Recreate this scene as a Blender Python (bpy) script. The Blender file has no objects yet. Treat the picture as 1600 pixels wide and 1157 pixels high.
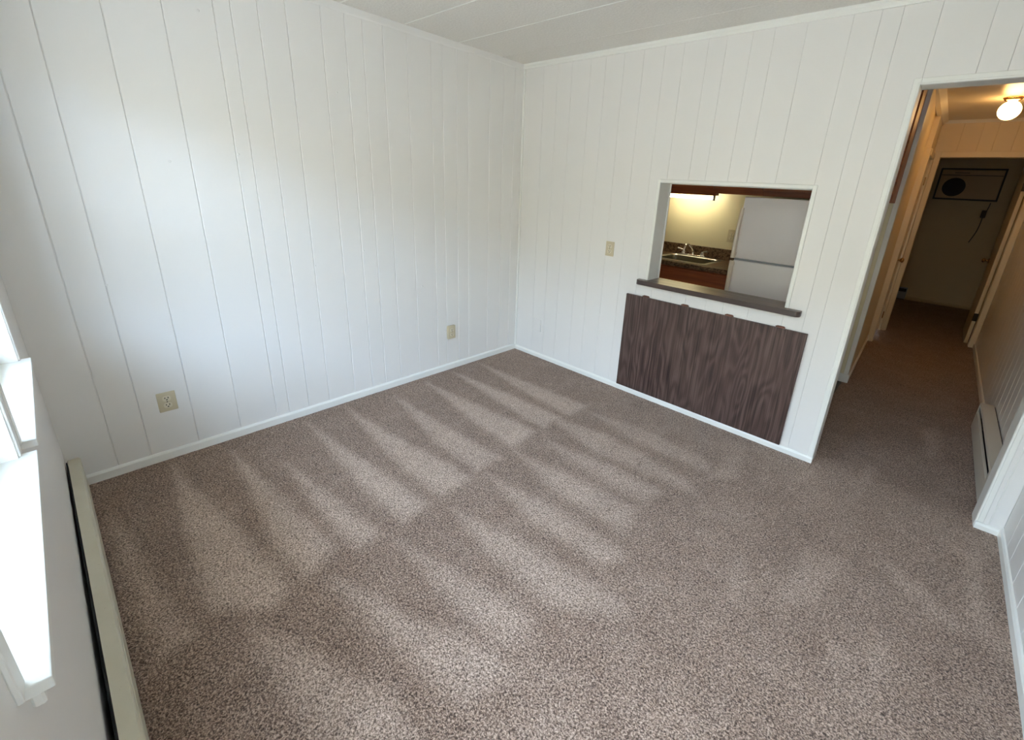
import bpy, bmesh, math, random
from mathutils import Vector, Matrix
import numpy as np
random.seed(7)
sc = bpy.context.scene
COL = sc.collection

# ---------------------------------------------------------------- camera
CP = (2.8568, -2.8742, 1.5362); YAW, PITCH, ROLL, FPX = -0.71435, -0.32413, 0.05615, 687.6
fw = Vector((math.cos(PITCH)*math.sin(YAW), math.cos(PITCH)*math.cos(YAW), math.sin(PITCH)))
rt = fw.cross(Vector((0, 0, 1))).normalized(); up = rt.cross(fw)
r2 = math.cos(ROLL)*rt + math.sin(ROLL)*up; u2 = -math.sin(ROLL)*rt + math.cos(ROLL)*up
cd = bpy.data.cameras.new('camera'); cam = bpy.data.objects.new('camera', cd); COL.objects.link(cam)
m = Matrix((r2, u2, -fw)).transposed().to_4x4(); m.translation = Vector(CP); cam.matrix_world = m
cd.sensor_width = 36; cd.sensor_fit = 'HORIZONTAL'; cd.lens = 36*FPX/1600
cd.shift_x = -49.72/1600; cd.shift_y = -59.16/1600; cd.clip_start = 0.02
sc.camera = cam

# ---------------------------------------------------------------- world, light, exposure
sc.view_settings.view_transform = 'Standard'; sc.view_settings.look = 'None'
sc.view_settings.gamma = 1; sc.view_settings.use_curve_mapping = False
sc.view_settings.exposure = 0.06
w = bpy.data.worlds.new('sky'); sc.world = w; w.use_nodes = True
bg = w.node_tree.nodes['Background']; bg.inputs[0].default_value = (0.60, 0.75, 1.0, 1); bg.inputs[1].default_value = 27.0
sc.cycles.max_bounces = 14; sc.cycles.diffuse_bounces = 9; sc.cycles.transparent_max_bounces = 12
sc.cycles.sample_clamp_indirect = 6.0
sc.cycles.caustics_reflective = False; sc.cycles.caustics_refractive = False
sd = bpy.data.lights.new('sun', 'SUN'); sd.energy = 62; sd.angle = 0.009; sd.color = (1.0, 0.92, 0.84)
so = bpy.data.objects.new('sun', sd); COL.objects.link(so); so.rotation_euler = (math.radians(-42), math.radians(12), 0)   # over the roof, on to the lawn and hedge
WIN = [(0.55, 1.245), (1.345, 2.07), (2.40, 3.30)]; WZ0, WZ1 = 0.85, 2.05; WLOW = [0.85, 0.85, 0.12]   # the third, tall and glazed, is an unseen opening added for fill light
WY = -3.022
for i, (a, b) in enumerate(WIN):
    ld = bpy.data.lights.new('window_portal', 'AREA'); ld.shape = 'RECTANGLE'; ld.size = b-a; ld.size_y = WZ1-WLOW[i]
    ld.cycles.is_portal = True
    lo = bpy.data.objects.new('window_portal', ld); COL.objects.link(lo)
    lo.location = ((a+b)/2, WY-0.125, (WLOW[i]+WZ1)/2); lo.rotation_euler = (math.pi/2, 0, 0)   # -Z looks to +y

# ---------------------------------------------------------------- helpers
def tag(o, label=None, cat=None, group=None, kind=None):
    if label: o['label'] = label
    if cat: o['category'] = cat
    if group: o['group'] = group
    if kind: o['kind'] = kind
    return o
def thing(name, label, cat, loc=(0, 0, 0), group=None, kind=None, rot=(0, 0, 0)):
    o = bpy.data.objects.new(name, None); COL.objects.link(o); o.location = loc; o.rotation_euler = rot
    o.empty_display_size = 0.05
    return tag(o, label, cat, group, kind)
def build(name, bm, mat, parent=None, smooth=False, kind=None):
    bmesh.ops.recalc_face_normals(bm, faces=bm.faces)
    me = bpy.data.meshes.new(name); bm.to_mesh(me); bm.free()
    if smooth:
        for p_ in me.polygons: p_.use_smooth = True
        try: me.set_sharp_from_angle(angle=math.radians(40))
        except Exception: pass
    me.materials.append(mat)
    o = bpy.data.objects.new(name, me); COL.objects.link(o)
    if parent: o.parent = parent
    if kind: o['kind'] = kind
    return o
def box(bm, x0, x1, y0, y1, z0, z1, bev=0.0, seg=1):
    vs = [bm.verts.new((x, y, z)) for x in (x0, x1) for y in (y0, y1) for z in (z0, z1)]
    f = [(0, 1, 3, 2), (4, 6, 7, 5), (0, 4, 5, 1), (2, 3, 7, 6), (0, 2, 6, 4), (1, 5, 7, 3)]
    fs = [bm.faces.new([vs[i] for i in q]) for q in f]
    if bev > 0:
        es = list({e for q in fs for e in q.edges})
        bmesh.ops.bevel(bm, geom=es, offset=bev, segments=seg, affect='EDGES', profile=0.5)
    return bm
def B(*a, **k): return box(bmesh.new(), *a, **k)
def prism(bm, pts, axis, a, b):
    """polygon pts (2d) extruded along axis; pts are the two other axes in order"""
    def P(p_, t):
        if axis == 0: return (t, p_[0], p_[1])
        if axis == 1: return (p_[0], t, p_[1])
        return (p_[0], p_[1], t)
    A = [bm.verts.new(P(p_, a)) for p_ in pts]; C = [bm.verts.new(P(p_, b)) for p_ in pts]
    bm.faces.new(A[::-1]); bm.faces.new(C)
    n = len(pts)
    for i in range(n): bm.faces.new((A[i], A[(i+1) % n], C[(i+1) % n], C[i]))
    return bm
def tube(bm, path, r, seg=12, cap=True):
    path = [Vector(p_) for p_ in path]; rs = r if isinstance(r, (list, tuple)) else [r]*len(path)
    rings = []; ref = None
    for i, p_ in enumerate(path):
        d = (path[min(i+1, len(path)-1)]-path[max(i-1, 0)]).normalized()
        if ref is None:
            ref = Vector((0, 0, 1)) if abs(d.z) < 0.9 else Vector((1, 0, 0))
        a = d.cross(ref).normalized(); b = a.cross(d).normalized(); ref = b
        rings.append([bm.verts.new(p_+(a*math.cos(t)+b*math.sin(t))*rs[i]) for t in [2*math.pi*k/seg for k in range(seg)]])
    for i in range(len(rings)-1):
        for k in range(seg): bm.faces.new((rings[i][k], rings[i][(k+1) % seg], rings[i+1][(k+1) % seg], rings[i+1][k]))
    if cap: bm.faces.new(rings[0][::-1]); bm.faces.new(rings[-1])
    return bm
def lathe(bm, prof, seg=32, M=Matrix()):
    rings = []
    for r, z in prof:
        if r < 1e-6: rings.append([bm.verts.new(M @ Vector((0, 0, z)))])
        else: rings.append([bm.verts.new(M @ Vector((r*math.cos(t), r*math.sin(t), z))) for t in [2*math.pi*k/seg for k in range(seg)]])
    for A, C in zip(rings, rings[1:]):
        if len(A) == 1 and len(C) == 1: continue
        for k in range(seg):
            k2 = (k+1) % seg
            if len(A) == 1: bm.faces.new((A[0], C[k2], C[k]))
            elif len(C) == 1: bm.faces.new((A[k], A[k2], C[0]))
            else: bm.faces.new((A[k], A[k2], C[k2], C[k]))
    return bm
def smoothpath(pts, n=6):
    P = [Vector(p_) for p_ in pts]; out = []
    for i in range(len(P)-1):
        a, b, c, d = P[max(i-1, 0)], P[i], P[i+1], P[min(i+2, len(P)-1)]
        for k in range(n):
            t = k/n
            out.append(0.5*((2*b)+(c-a)*t+(2*a-5*b+4*c-d)*t*t+(3*b-a-3*c+d)*t**3))
    out.append(P[-1]); return out

# ---------------------------------------------------------------- materials
def mat(name, col, rough=0.5, metal=0.0, spec=0.5, emit=None, es=0.0):
    M = bpy.data.materials.new(name); M.use_nodes = True; b = M.node_tree.nodes['Principled BSDF']
    b.inputs['Base Color'].default_value = (*col, 1); b.inputs['Roughness'].default_value = rough
    b.inputs['Metallic'].default_value = metal; b.inputs['Specular IOR Level'].default_value = spec
    if emit: b.inputs['Emission Color'].default_value = (*emit, 1); b.inputs['Emission Strength'].default_value = es
    return M
class N:
    def __init__(s, M): s.t = M.node_tree; s.b = s.t.nodes['Principled BSDF']
    def n(s, typ, **k):
        q = s.t.nodes.new(typ)
        for a, v in k.items():
            if a in q.inputs.keys() if isinstance(a, str) else False: q.inputs[a].default_value = v
            else: setattr(q, a, v)
        return q
    def l(s, a, b): s.t.links.new(a, b)
    def coord(s, scale=(1, 1, 1)):
        tc = s.n('ShaderNodeTexCoord'); mp = s.n('ShaderNodeMapping'); mp.inputs['Scale'].default_value = scale
        s.l(tc.outputs['Object'], mp.inputs[0]); return mp.outputs[0]
    def noise(s, vec, scale, detail=2, rough=0.5, dist=0):
        q = s.n('ShaderNodeTexNoise'); q.inputs['Scale'].default_value = scale; q.inputs['Detail'].default_value = detail
        q.inputs['Roughness'].default_value = rough; q.inputs['Distortion'].default_value = dist
        s.l(vec, q.inputs['Vector']); return q.outputs['Fac']
    def ramp(s, fac, stops):
        q = s.n('ShaderNodeValToRGB'); e = q.color_ramp.elements
        while len(e) < len(stops): e.new(0.5)
        for k, (p_, c) in zip(e, stops): k.position = p_; k.color = (*c, 1)
        s.l(fac, q.inputs[0]); return q.outputs[0]
    def math(s, op, a, b=None, c=None):
        q = s.n('ShaderNodeMath'); q.operation = op
        for i, v in enumerate((a, b, c)):
            if v is None: continue
            if isinstance(v, (int, float)): q.inputs[i].default_value = v
            else: s.l(v, q.inputs[i])
        return q.outputs[0]
    def mix(s, fac, a, b, mode='MIX'):
        q = s.n('ShaderNodeMix'); q.data_type = 'RGBA'; q.blend_type = mode
        for i, v in ((0, fac), (6, a), (7, b)):
            if isinstance(v, (int, float)): q.inputs[i].default_value = v
            elif isinstance(v, tuple): q.inputs[i].default_value = (*v, 1)
            else: s.l(v, q.inputs[i])
        return q.outputs[2]
    def bump(s, h, strength, dist):
        q = s.n('ShaderNodeBump'); q.inputs['Strength'].default_value = strength; q.inputs['Distance'].default_value = dist
        s.l(h, q.inputs['Height']); s.l(q.outputs[0], s.b.inputs['Normal']); return q
def paint(name, col, rough=0.42, var=0.03, bs=0.15, spec=0.35):
    M = mat(name, col, rough, spec=spec); n = N(M); v = n.coord()
    f = n.noise(v, 2.2, 3); d = tuple(max(0, c*(1-var)) for c in col)
    n.l(n.mix(f, d, col), n.b.inputs['Base Color'])
    h = n.math('ADD', n.noise(v, 240, 3, 0.6), n.math('MULTIPLY', n.noise(v, 14, 2), 1.5))
    n.bump(h, bs, 0.0012); return M
M_WALL = paint('wall_paint', (0.80, 0.785, 0.76))
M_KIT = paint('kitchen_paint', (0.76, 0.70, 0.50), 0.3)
M_HALL = paint('hall_lamplight_tint', (0.76, 0.65, 0.46))  # cream puts warm lamplight into the colour of white hall walls
M_FAR = paint('far_dim_light_tint', (0.42, 0.30, 0.15))  # dark tan stands in for weak amber light in the far room
M_TRIM = paint('trim_paint', (0.84, 0.84, 0.80), 0.35)
M_DOOR = paint('door_paint', (0.76, 0.66, 0.48), 0.35)
M_OLDWHITE = None
def heater_paint():
    M = mat('heater_enamel', (0.66, 0.62, 0.50), 0.38); n = N(M); v = n.coord()
    f = n.noise(v, 5, 4, 0.6); c = n.mix(f, (0.52, 0.49, 0.37), (0.70, 0.66, 0.54))
    sc_ = n.ramp(n.noise(n.coord((1, 1, 1)), 38, 4, 0.7, 1.2), [(0.66, (0, 0, 0)), (0.72, (1, 1, 1))])
    n.l(n.mix(n.math('MULTIPLY', sc_, 0.45), c, (0.28, 0.22, 0.16)), n.b.inputs['Base Color']); n.bump(f, 0.3, 0.004)
    return M
M_HEAT = heater_paint()
M_HEAT2 = paint('heater_enamel_clean', (0.62, 0.58, 0.50), 0.4)
M_BLACK = mat('dark_cavity', (0.012, 0.012, 0.014), 0.7)
M_BEIGE = mat('almond_plastic', (0.56, 0.49, 0.34), 0.35)
M_BEIGE2 = mat('almond_receptacle', (0.66, 0.60, 0.46), 0.3)
M_SLOT = mat('slot_dark', (0.03, 0.022, 0.015), 0.6)
M_CHROME = mat('chrome', (0.75, 0.75, 0.74), 0.12, 1.0)
M_STEEL = mat('brushed_steel', (0.55, 0.54, 0.50), 0.28, 1.0)
M_BASIN = mat('shaded_steel_bowl', (0.20, 0.19, 0.15), 0.32, 1.0)  # rim steel darkened, shade inside the bowl put into the colour
M_BRASS = mat('brass', (0.45, 0.26, 0.12), 0.25, 1.0)
M_HINGE = mat('copper_hinge', (0.22, 0.11, 0.08), 0.35, 1.0)
M_FRIDGE = paint('fridge_enamel', (0.86, 0.84, 0.88), 0.32, 0.02, 0.35)
M_HANDLE = mat('fridge_handle', (0.76, 0.68, 0.58), 0.3)
M_GASKET = mat('gasket_grey', (0.22, 0.24, 0.28), 0.5)
M_TUBE = mat('fluorescent_tube', (1, 1, 0.95), 0.4, emit=(1.0, 0.95, 0.60), es=34)
M_GLOBE = mat('opal_globe', (1, 0.9, 0.7), 0.3, emit=(1.0, 0.54, 0.18), es=23)
def ceiling_mat():
    M = mat('ceiling_tile', (0.50, 0.47, 0.41), 0.6); n = N(M); v = n.coord()
    f = n.noise(v, 75, 4, 0.65); n.l(n.mix(f, (0.60, 0.575, 0.53), (0.84, 0.815, 0.77)), n.b.inputs['Base Color'])
    n.bump(f, 0.55, 0.005); return M
M_CEIL = ceiling_mat()
M_HCEIL = paint('hall_ceiling_paint', (0.74, 0.70, 0.60), 0.28, 0.04, 0.6, spec=0.6)
def walnut():
    M = mat('walnut_laminate', (0.09, 0.06, 0.05), 0.38); n = N(M)
    v = n.coord((1, 1, 1))
    big = n.noise(n.coord((5.0, 5.0, 1.0)), 1.0, 2.5, 0.5)
    ring = n.math('MULTIPLY', n.math('ADD', n.math('SINE', n.math('MULTIPLY', big, 85.0)), 1.0), 0.5)
    fine = n.noise(n.coord((210, 210, 1.8)), 1.0, 3, 0.6)
    pore = n.noise(n.coord((85, 85, 1.1)), 1.0, 2, 0.6, 0.2)
    f = n.math('ADD', n.math('MULTIPLY', ring, 0.10), n.math('ADD', n.math('MULTIPLY', fine, 0.47), n.math('MULTIPLY', pore, 0.43)))
    tone = n.noise(n.coord((6, 6, 0.8)), 1.0, 2)
    c = n.ramp(f, [(0.38, (0.020, 0.010, 0.008)), (0.49, (0.066, 0.040, 0.033)), (0.61, (0.140, 0.096, 0.078))])
    n.l(n.mix(n.math('MULTIPLY', tone, 0.5), c, (0.085, 0.048, 0.045)), n.b.inputs['Base Color'])
    n.bump(fine, 0.15, 0.001); return M
M_WALNUT = walnut()
def walnut_h():
    M = mat('walnut_laminate_ledge', (0.1, 0.07, 0.06), 0.3); n = N(M)
    big = n.noise(n.coord((0.9, 6, 6)), 1.0, 2); ring = n.math('MULTIPLY', n.math('ADD', n.math('SINE', n.math('MULTIPLY', big, 60.0)), 1.0), 0.5)
    fine = n.noise(n.coord((3, 130, 130)), 1.0, 3, 0.6)
    f = n.math('ADD', n.math('MULTIPLY', ring, 0.35), n.math('MULTIPLY', fine, 0.65))
    n.l(n.ramp(f, [(0.25, (0.04, 0.026, 0.022)), (0.5, (0.095, 0.068, 0.056)), (0.75, (0.165, 0.125, 0.10))]), n.b.inputs['Base Color'])
    return M
M_LEDGE = walnut_h()
M_EDGE = mat('ledge_edge_band', (0.055, 0.035, 0.03), 0.4)
def cabwood():
    M = mat('cabinet_wood', (0.2, 0.06, 0.02), 0.4); n = N(M)
    f = n.noise(n.coord((1.2, 30, 30)), 1.0, 4, 0.6, 0.4)
    n.l(n.ramp(f, [(0.3, (0.15, 0.033, 0.013)), (0.6, (0.32, 0.085, 0.028)), (0.8, (0.44, 0.14, 0.045))]), n.b.inputs['Base Color']); return M
M_CAB = cabwood()
def granite():
    M = mat('granite_laminate', (0.2, 0.15, 0.1), 0.42, spec=0.25); n = N(M); v = n.coord()
    f = n.noise(v, 42, 5, 0.72, 0.5); g = n.noise(v, 13, 3, 0.6, 0.6)
    c = n.ramp(f, [(0.36, (0.012, 0.008, 0.006)), (0.47, (0.09, 0.045, 0.025)), (0.56, (0.26, 0.17, 0.10)), (0.66, (0.10, 0.06, 0.04))])
    n.l(n.mix(n.math('MULTIPLY', g, 0.5), c, (0.06, 0.035, 0.02)), n.b.inputs['Base Color']); return M
M_GRAN = granite()
def carpet():
    M = mat('frieze_carpet', (0.3, 0.25, 0.22), 0.95, spec=0.1); n = N(M); v = n.coord()
    at = n.n('ShaderNodeAttribute'); at.attribute_name = 'pile'; pile = at.outputs['Fac']
    wob = n.n('ShaderNodeTexNoise'); wob.inputs['Scale'].default_value = 60; n.l(v, wob.inputs['Vector'])
    vm = n.n('ShaderNodeVectorMath'); vm.operation = 'MULTIPLY_ADD'; n.l(wob.outputs['Color'], vm.inputs[0]); vm.inputs[1].default_value = (0.012,)*3; n.l(v, vm.inputs[2])
    vo = n.n('ShaderNodeTexVoronoi'); vo.inputs['Scale'].default_value = 175; n.l(vm.outputs[0], vo.inputs['Vector'])
    tuft = vo.outputs['Distance']
    a = n.noise(vm.outputs[0], 150, 2, 0.7); b = n.noise(v, 330, 1, 0.5)
    sp = n.math('ADD', n.math('MULTIPLY', a, 0.75), n.math('MULTIPLY', b, 0.25))
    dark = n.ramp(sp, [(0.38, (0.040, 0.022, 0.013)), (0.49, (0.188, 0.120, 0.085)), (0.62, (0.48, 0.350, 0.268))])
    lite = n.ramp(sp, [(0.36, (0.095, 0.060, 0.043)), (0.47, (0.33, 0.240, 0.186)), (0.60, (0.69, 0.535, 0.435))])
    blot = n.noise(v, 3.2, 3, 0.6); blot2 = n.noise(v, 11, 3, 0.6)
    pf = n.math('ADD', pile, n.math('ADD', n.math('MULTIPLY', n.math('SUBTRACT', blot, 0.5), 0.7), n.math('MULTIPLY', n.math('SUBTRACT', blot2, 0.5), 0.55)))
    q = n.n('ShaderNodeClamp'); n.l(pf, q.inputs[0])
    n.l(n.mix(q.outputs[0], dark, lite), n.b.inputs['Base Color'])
    h = n.math('ADD', n.math('MULTIPLY', n.math('SUBTRACT', 1.0, tuft), 0.6), sp)
    n.bump(h, 0.8, 0.006)
    n.b.inputs['Sheen Weight'].default_value = 0.15; n.b.inputs['Sheen Roughness'].default_value = 0.6
    return M
M_CARPET = carpet()
M_VINYL = mat('kitchen_vinyl', (0.045, 0.028, 0.02), 0.4)
def glass():
    M = bpy.data.materials.new('window_glass'); M.use_nodes = True; t = M.node_tree; t.nodes.clear()
    o = t.nodes.new('ShaderNodeOutputMaterial'); mx = t.nodes.new('ShaderNodeMixShader'); tr = t.nodes.new('ShaderNodeBsdfTransparent')
    gl = t.nodes.new('ShaderNodeBsdfGlossy'); gl.inputs['Roughness'].default_value = 0.02; mx.inputs[0].default_value = 0.06
    tr.inputs[0].default_value = (0.95, 0.98, 0.97, 1)
    t.links.new(tr.outputs[0], mx.inputs[1]); t.links.new(gl.outputs[0], mx.inputs[2]); t.links.new(mx.outputs[0], o.inputs[0]); return M
M_GLASS = glass()
M_VINYLWIN = mat('window_vinyl', (0.82, 0.84, 0.84), 0.35)
def leafy():
    M = mat('added_hedge_tan', (0.1, 0.14, 0.05), 0.8); n = N(M); v = n.coord()
    n.l(n.ramp(n.noise(v, 6, 4, 0.7), [(0.35, (0.15, 0.135, 0.09)), (0.65, (0.37, 0.335, 0.26))]), n.b.inputs['Base Color']); n.bump(n.noise(v, 4, 4), 1, 0.2); return M
M_HEDGE = leafy()  # unseen hedge, tan rather than green to neutralise its bounce light
M_LAWN = paint('lawn', (0.46, 0.42, 0.37), 0.9, 0.2)
M_EXT = mat('siding', (0.5, 0.48, 0.44), 0.8)

# ---------------------------------------------------------------- room shell
H = 2.44; OX0, OX1, OZ = 2.599, 3.335, 2.066; RX = 3.437; T = 0.11
KY = 1.66; HX = 2.53; BY = 4.09; FY = 6.75
PX0, PX1, PZ0, PZ1 = 1.34, 2.257, 0.885, 1.588      # pass-through hole

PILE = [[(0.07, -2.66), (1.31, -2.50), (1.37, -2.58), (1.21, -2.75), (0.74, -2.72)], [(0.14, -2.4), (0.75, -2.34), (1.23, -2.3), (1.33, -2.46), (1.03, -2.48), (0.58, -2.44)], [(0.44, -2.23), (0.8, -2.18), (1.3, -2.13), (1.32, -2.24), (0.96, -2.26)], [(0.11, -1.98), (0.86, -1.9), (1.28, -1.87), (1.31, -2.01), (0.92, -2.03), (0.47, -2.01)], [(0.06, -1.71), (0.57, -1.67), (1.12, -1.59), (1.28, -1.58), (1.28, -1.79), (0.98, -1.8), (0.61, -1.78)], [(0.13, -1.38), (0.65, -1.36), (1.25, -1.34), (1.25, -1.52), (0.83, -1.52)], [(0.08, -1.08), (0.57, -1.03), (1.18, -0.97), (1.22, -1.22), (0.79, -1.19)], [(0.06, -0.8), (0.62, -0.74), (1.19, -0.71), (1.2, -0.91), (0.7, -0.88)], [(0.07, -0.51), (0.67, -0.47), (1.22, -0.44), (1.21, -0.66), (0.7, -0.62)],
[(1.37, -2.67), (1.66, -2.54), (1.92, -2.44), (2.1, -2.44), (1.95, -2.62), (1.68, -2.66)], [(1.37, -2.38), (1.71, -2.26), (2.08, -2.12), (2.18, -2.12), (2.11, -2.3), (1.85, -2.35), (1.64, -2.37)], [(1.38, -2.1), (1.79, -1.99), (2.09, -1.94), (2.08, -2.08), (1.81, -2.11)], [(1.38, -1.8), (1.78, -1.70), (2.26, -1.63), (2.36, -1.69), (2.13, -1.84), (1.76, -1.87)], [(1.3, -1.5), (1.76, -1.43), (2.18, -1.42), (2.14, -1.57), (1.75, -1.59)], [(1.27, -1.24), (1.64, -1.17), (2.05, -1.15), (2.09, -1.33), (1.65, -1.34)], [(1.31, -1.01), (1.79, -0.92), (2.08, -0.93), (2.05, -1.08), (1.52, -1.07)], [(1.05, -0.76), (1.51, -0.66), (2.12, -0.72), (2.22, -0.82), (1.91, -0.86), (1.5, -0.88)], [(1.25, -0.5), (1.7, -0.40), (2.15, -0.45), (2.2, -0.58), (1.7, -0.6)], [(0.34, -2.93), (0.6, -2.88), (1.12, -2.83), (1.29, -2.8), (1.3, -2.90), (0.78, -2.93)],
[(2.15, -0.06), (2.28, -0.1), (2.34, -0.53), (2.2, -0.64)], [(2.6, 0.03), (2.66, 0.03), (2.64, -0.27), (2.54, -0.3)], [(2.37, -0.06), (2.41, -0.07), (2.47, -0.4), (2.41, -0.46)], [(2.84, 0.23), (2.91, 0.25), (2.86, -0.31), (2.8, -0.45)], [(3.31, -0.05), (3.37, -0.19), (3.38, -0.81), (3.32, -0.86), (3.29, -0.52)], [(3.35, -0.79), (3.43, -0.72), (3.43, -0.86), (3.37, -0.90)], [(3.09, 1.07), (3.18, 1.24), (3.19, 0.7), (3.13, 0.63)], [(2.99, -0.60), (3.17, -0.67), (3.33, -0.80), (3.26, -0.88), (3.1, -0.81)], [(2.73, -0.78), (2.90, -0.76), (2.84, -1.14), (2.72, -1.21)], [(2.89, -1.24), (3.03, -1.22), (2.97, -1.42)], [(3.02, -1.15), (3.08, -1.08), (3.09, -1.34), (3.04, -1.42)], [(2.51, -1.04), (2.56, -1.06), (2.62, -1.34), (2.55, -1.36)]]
def seg_dist_inside(X, Y, poly):
    inside = np.zeros(X.shape, bool); d = np.full(X.shape, 9.0); n = len(poly)
    for i in range(n):
        x0, y0 = poly[i]; x1, y1 = poly[(i+1) % n]
        c = ((y0 > Y) != (y1 > Y)) & (X < (x1-x0)*(Y-y0)/((y1-y0) if y1 != y0 else 1e-9)+x0); inside ^= c
        t = np.clip(((X-x0)*(x1-x0)+(Y-y0)*(y1-y0))/((x1-x0)**2+(y1-y0)**2+1e-12), 0, 1)
        d = np.minimum(d, np.hypot(X-x0-t*(x1-x0), Y-y0-t*(y1-y0)))
    return np.where(inside, d, -d)
def carpet_floor():
    st = 0.02
    xs = np.arange(0, RX+0.2, st); ys = np.arange(-3.14, FY+0.1, st)
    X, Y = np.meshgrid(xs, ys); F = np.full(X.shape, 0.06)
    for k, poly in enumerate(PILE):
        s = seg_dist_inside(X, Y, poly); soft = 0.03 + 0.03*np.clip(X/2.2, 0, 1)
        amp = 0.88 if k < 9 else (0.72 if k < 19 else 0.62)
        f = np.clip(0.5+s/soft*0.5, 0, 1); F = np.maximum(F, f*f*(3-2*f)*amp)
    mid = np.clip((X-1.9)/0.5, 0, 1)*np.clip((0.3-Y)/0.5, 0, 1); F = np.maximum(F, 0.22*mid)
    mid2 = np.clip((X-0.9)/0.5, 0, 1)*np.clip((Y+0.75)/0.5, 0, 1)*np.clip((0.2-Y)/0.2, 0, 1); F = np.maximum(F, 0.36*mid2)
    nx, ny = len(xs), len(ys); n = nx*ny
    Z = 0.0015*np.sin(X*61+3*np.sin(Y*23))*np.sin(Y*57)
    co = np.stack([X, Y, Z], -1).reshape(-1, 3)
    idx = np.arange(n).reshape(ny, nx)
    q = np.stack([idx[:-1, :-1], idx[:-1, 1:], idx[1:, 1:], idx[1:, :-1]], -1)
    cx = (X[:-1, :-1]+X[1:, 1:])/2; cy = (Y[:-1, :-1]+Y[1:, 1:])/2
    keep = ~((cy > T) & (cy < KY+0.02) & (cx < HX-0.03)) & ~((cy > KY+0.1) & (cy < BY) & (cx < HX-0.08))
    q = q[keep]
    me = bpy.data.meshes.new('floor'); me.vertices.add(n); me.vertices.foreach_set('co', co.ravel())
    me.loops.add(q.size); me.loops.foreach_set('vertex_index', q.ravel().astype(np.int32))
    me.polygons.add(len(q)); me.polygons.foreach_set('loop_start', np.arange(0, q.size, 4, dtype=np.int32))
    me.update(calc_edges=True)
    me.polygons.foreach_set('use_smooth', np.ones(len(q), bool))
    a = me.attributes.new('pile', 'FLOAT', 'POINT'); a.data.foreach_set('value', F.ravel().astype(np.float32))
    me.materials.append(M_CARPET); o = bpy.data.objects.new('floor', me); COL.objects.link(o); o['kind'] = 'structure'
    return o
carpet_floor()
S = 'structure'
b = B(-0.12, HX-0.03, T, KY+0.1, -0.06, -0.004); build('floor_kitchen', b, M_VINYL, kind=S)
b = B(-0.3, RX+1.2, -3.2, FY+0.2, -0.2, -0.065); build('floor_slab', b, M_EXT, kind=S)

def panels(parent, u_list, z0, z1, frame, holes=(), th=0.008, mat_=M_WALL, gap=0.0008, ch=0.0034, name='panel'):
    """grooved boards; frame(u, n, z) -> xyz, n is the depth out of the wall"""
    for a, b_ in zip(u_list, u_list[1:]):
        a1, b1 = a+gap/2, b_-gap/2
        cuts = [(a1, b1, z0, z1)]
        for (hu0, hu1, hz0, hz1) in holes:
            new = []
            for (p0, p1, q0, q1) in cuts:
                if hu1 <= p0 or hu0 >= p1: new.append((p0, p1, q0, q1)); continue
                l, r = max(p0, hu0), min(p1, hu1)
                if l > p0+1e-4: new.append((p0, l, q0, q1))
                if r < p1-1e-4: new.append((r, p1, q0, q1))
                if hz0 > q0+1e-4: new.append((l, r, q0, min(hz0, q1)))
                if hz1 < q1-1e-4: new.append((l, r, max(hz1, q0), q1))
            cuts = new
        if not cuts: continue
        bm = bmesh.new()
        for (p0, p1, q0, q1) in cuts:
            if p1-p0 < 1e-3 or q1-q0 < 1e-3: continue
            cl = ch if abs(p0-a1) < 1e-6 else 0; cr = ch if abs(p1-b1) < 1e-6 else 0
            prof = [(p0, 0), (p0, th-cl), (p0+cl, th), (p1-cr, th), (p1, th-cr), (p1, 0)]
            pr = [prof[0]]
            for q_ in prof[1:]:
                if (abs(q_[0]-pr[-1][0])+abs(q_[1]-pr[-1][1])) > 1e-7: pr.append(q_)
            A = [bm.verts.new(frame(u, n_, q0)) for u, n_ in pr]; C = [bm.verts.new(frame(u, n_, q1)) for u, n_ in pr]
            bm.faces.new(A[::-1]); bm.faces.new(C)
            for i in range(len(pr)): bm.faces.new((A[i], A[(i+1) % len(pr)], C[(i+1) % len(pr)], C[i]))
        build(name, bm, mat_, parent)

# left wall (x = 0), panel faces at x = 0
wl = build('wall_left', B(-0.13, -0.008, WY-0.12, KY+0.1, -0.05, H+0.05), M_WALL, kind=S)
GA = [-3.04, -2.853, -2.723, -2.515, -2.308, -2.11, -2.037, -1.917, -1.784, -1.604, -1.471, -1.365, -1.235, -1.07, -0.892, -0.799, -0.68, -0.573, -0.364, -0.221, -0.10, 0.0]
panels(wl, GA, 0.0, H, lambda u, n, z: (n-0.008, u, z))
for (y, z) in [(-2.392, 1.545), (-2.173, 2.22), (-2.10, 1.60), (-1.02, 0.75), (-1.46, 1.05), (-1.78, 0.98), (-0.335, 0.55), (-1.55, 1.98), (-2.72, 0.98)]:
    bm = bmesh.new(); lathe(bm, [(0.006, 0), (0.004, 0.0016), (0, 0.0022)], 10, Matrix.Translation((0, y, z)) @ Matrix.Rotation(math.pi/2, 4, 'Y')); build('nail_head', bm, M_WALL, wl, smooth=True)

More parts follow.
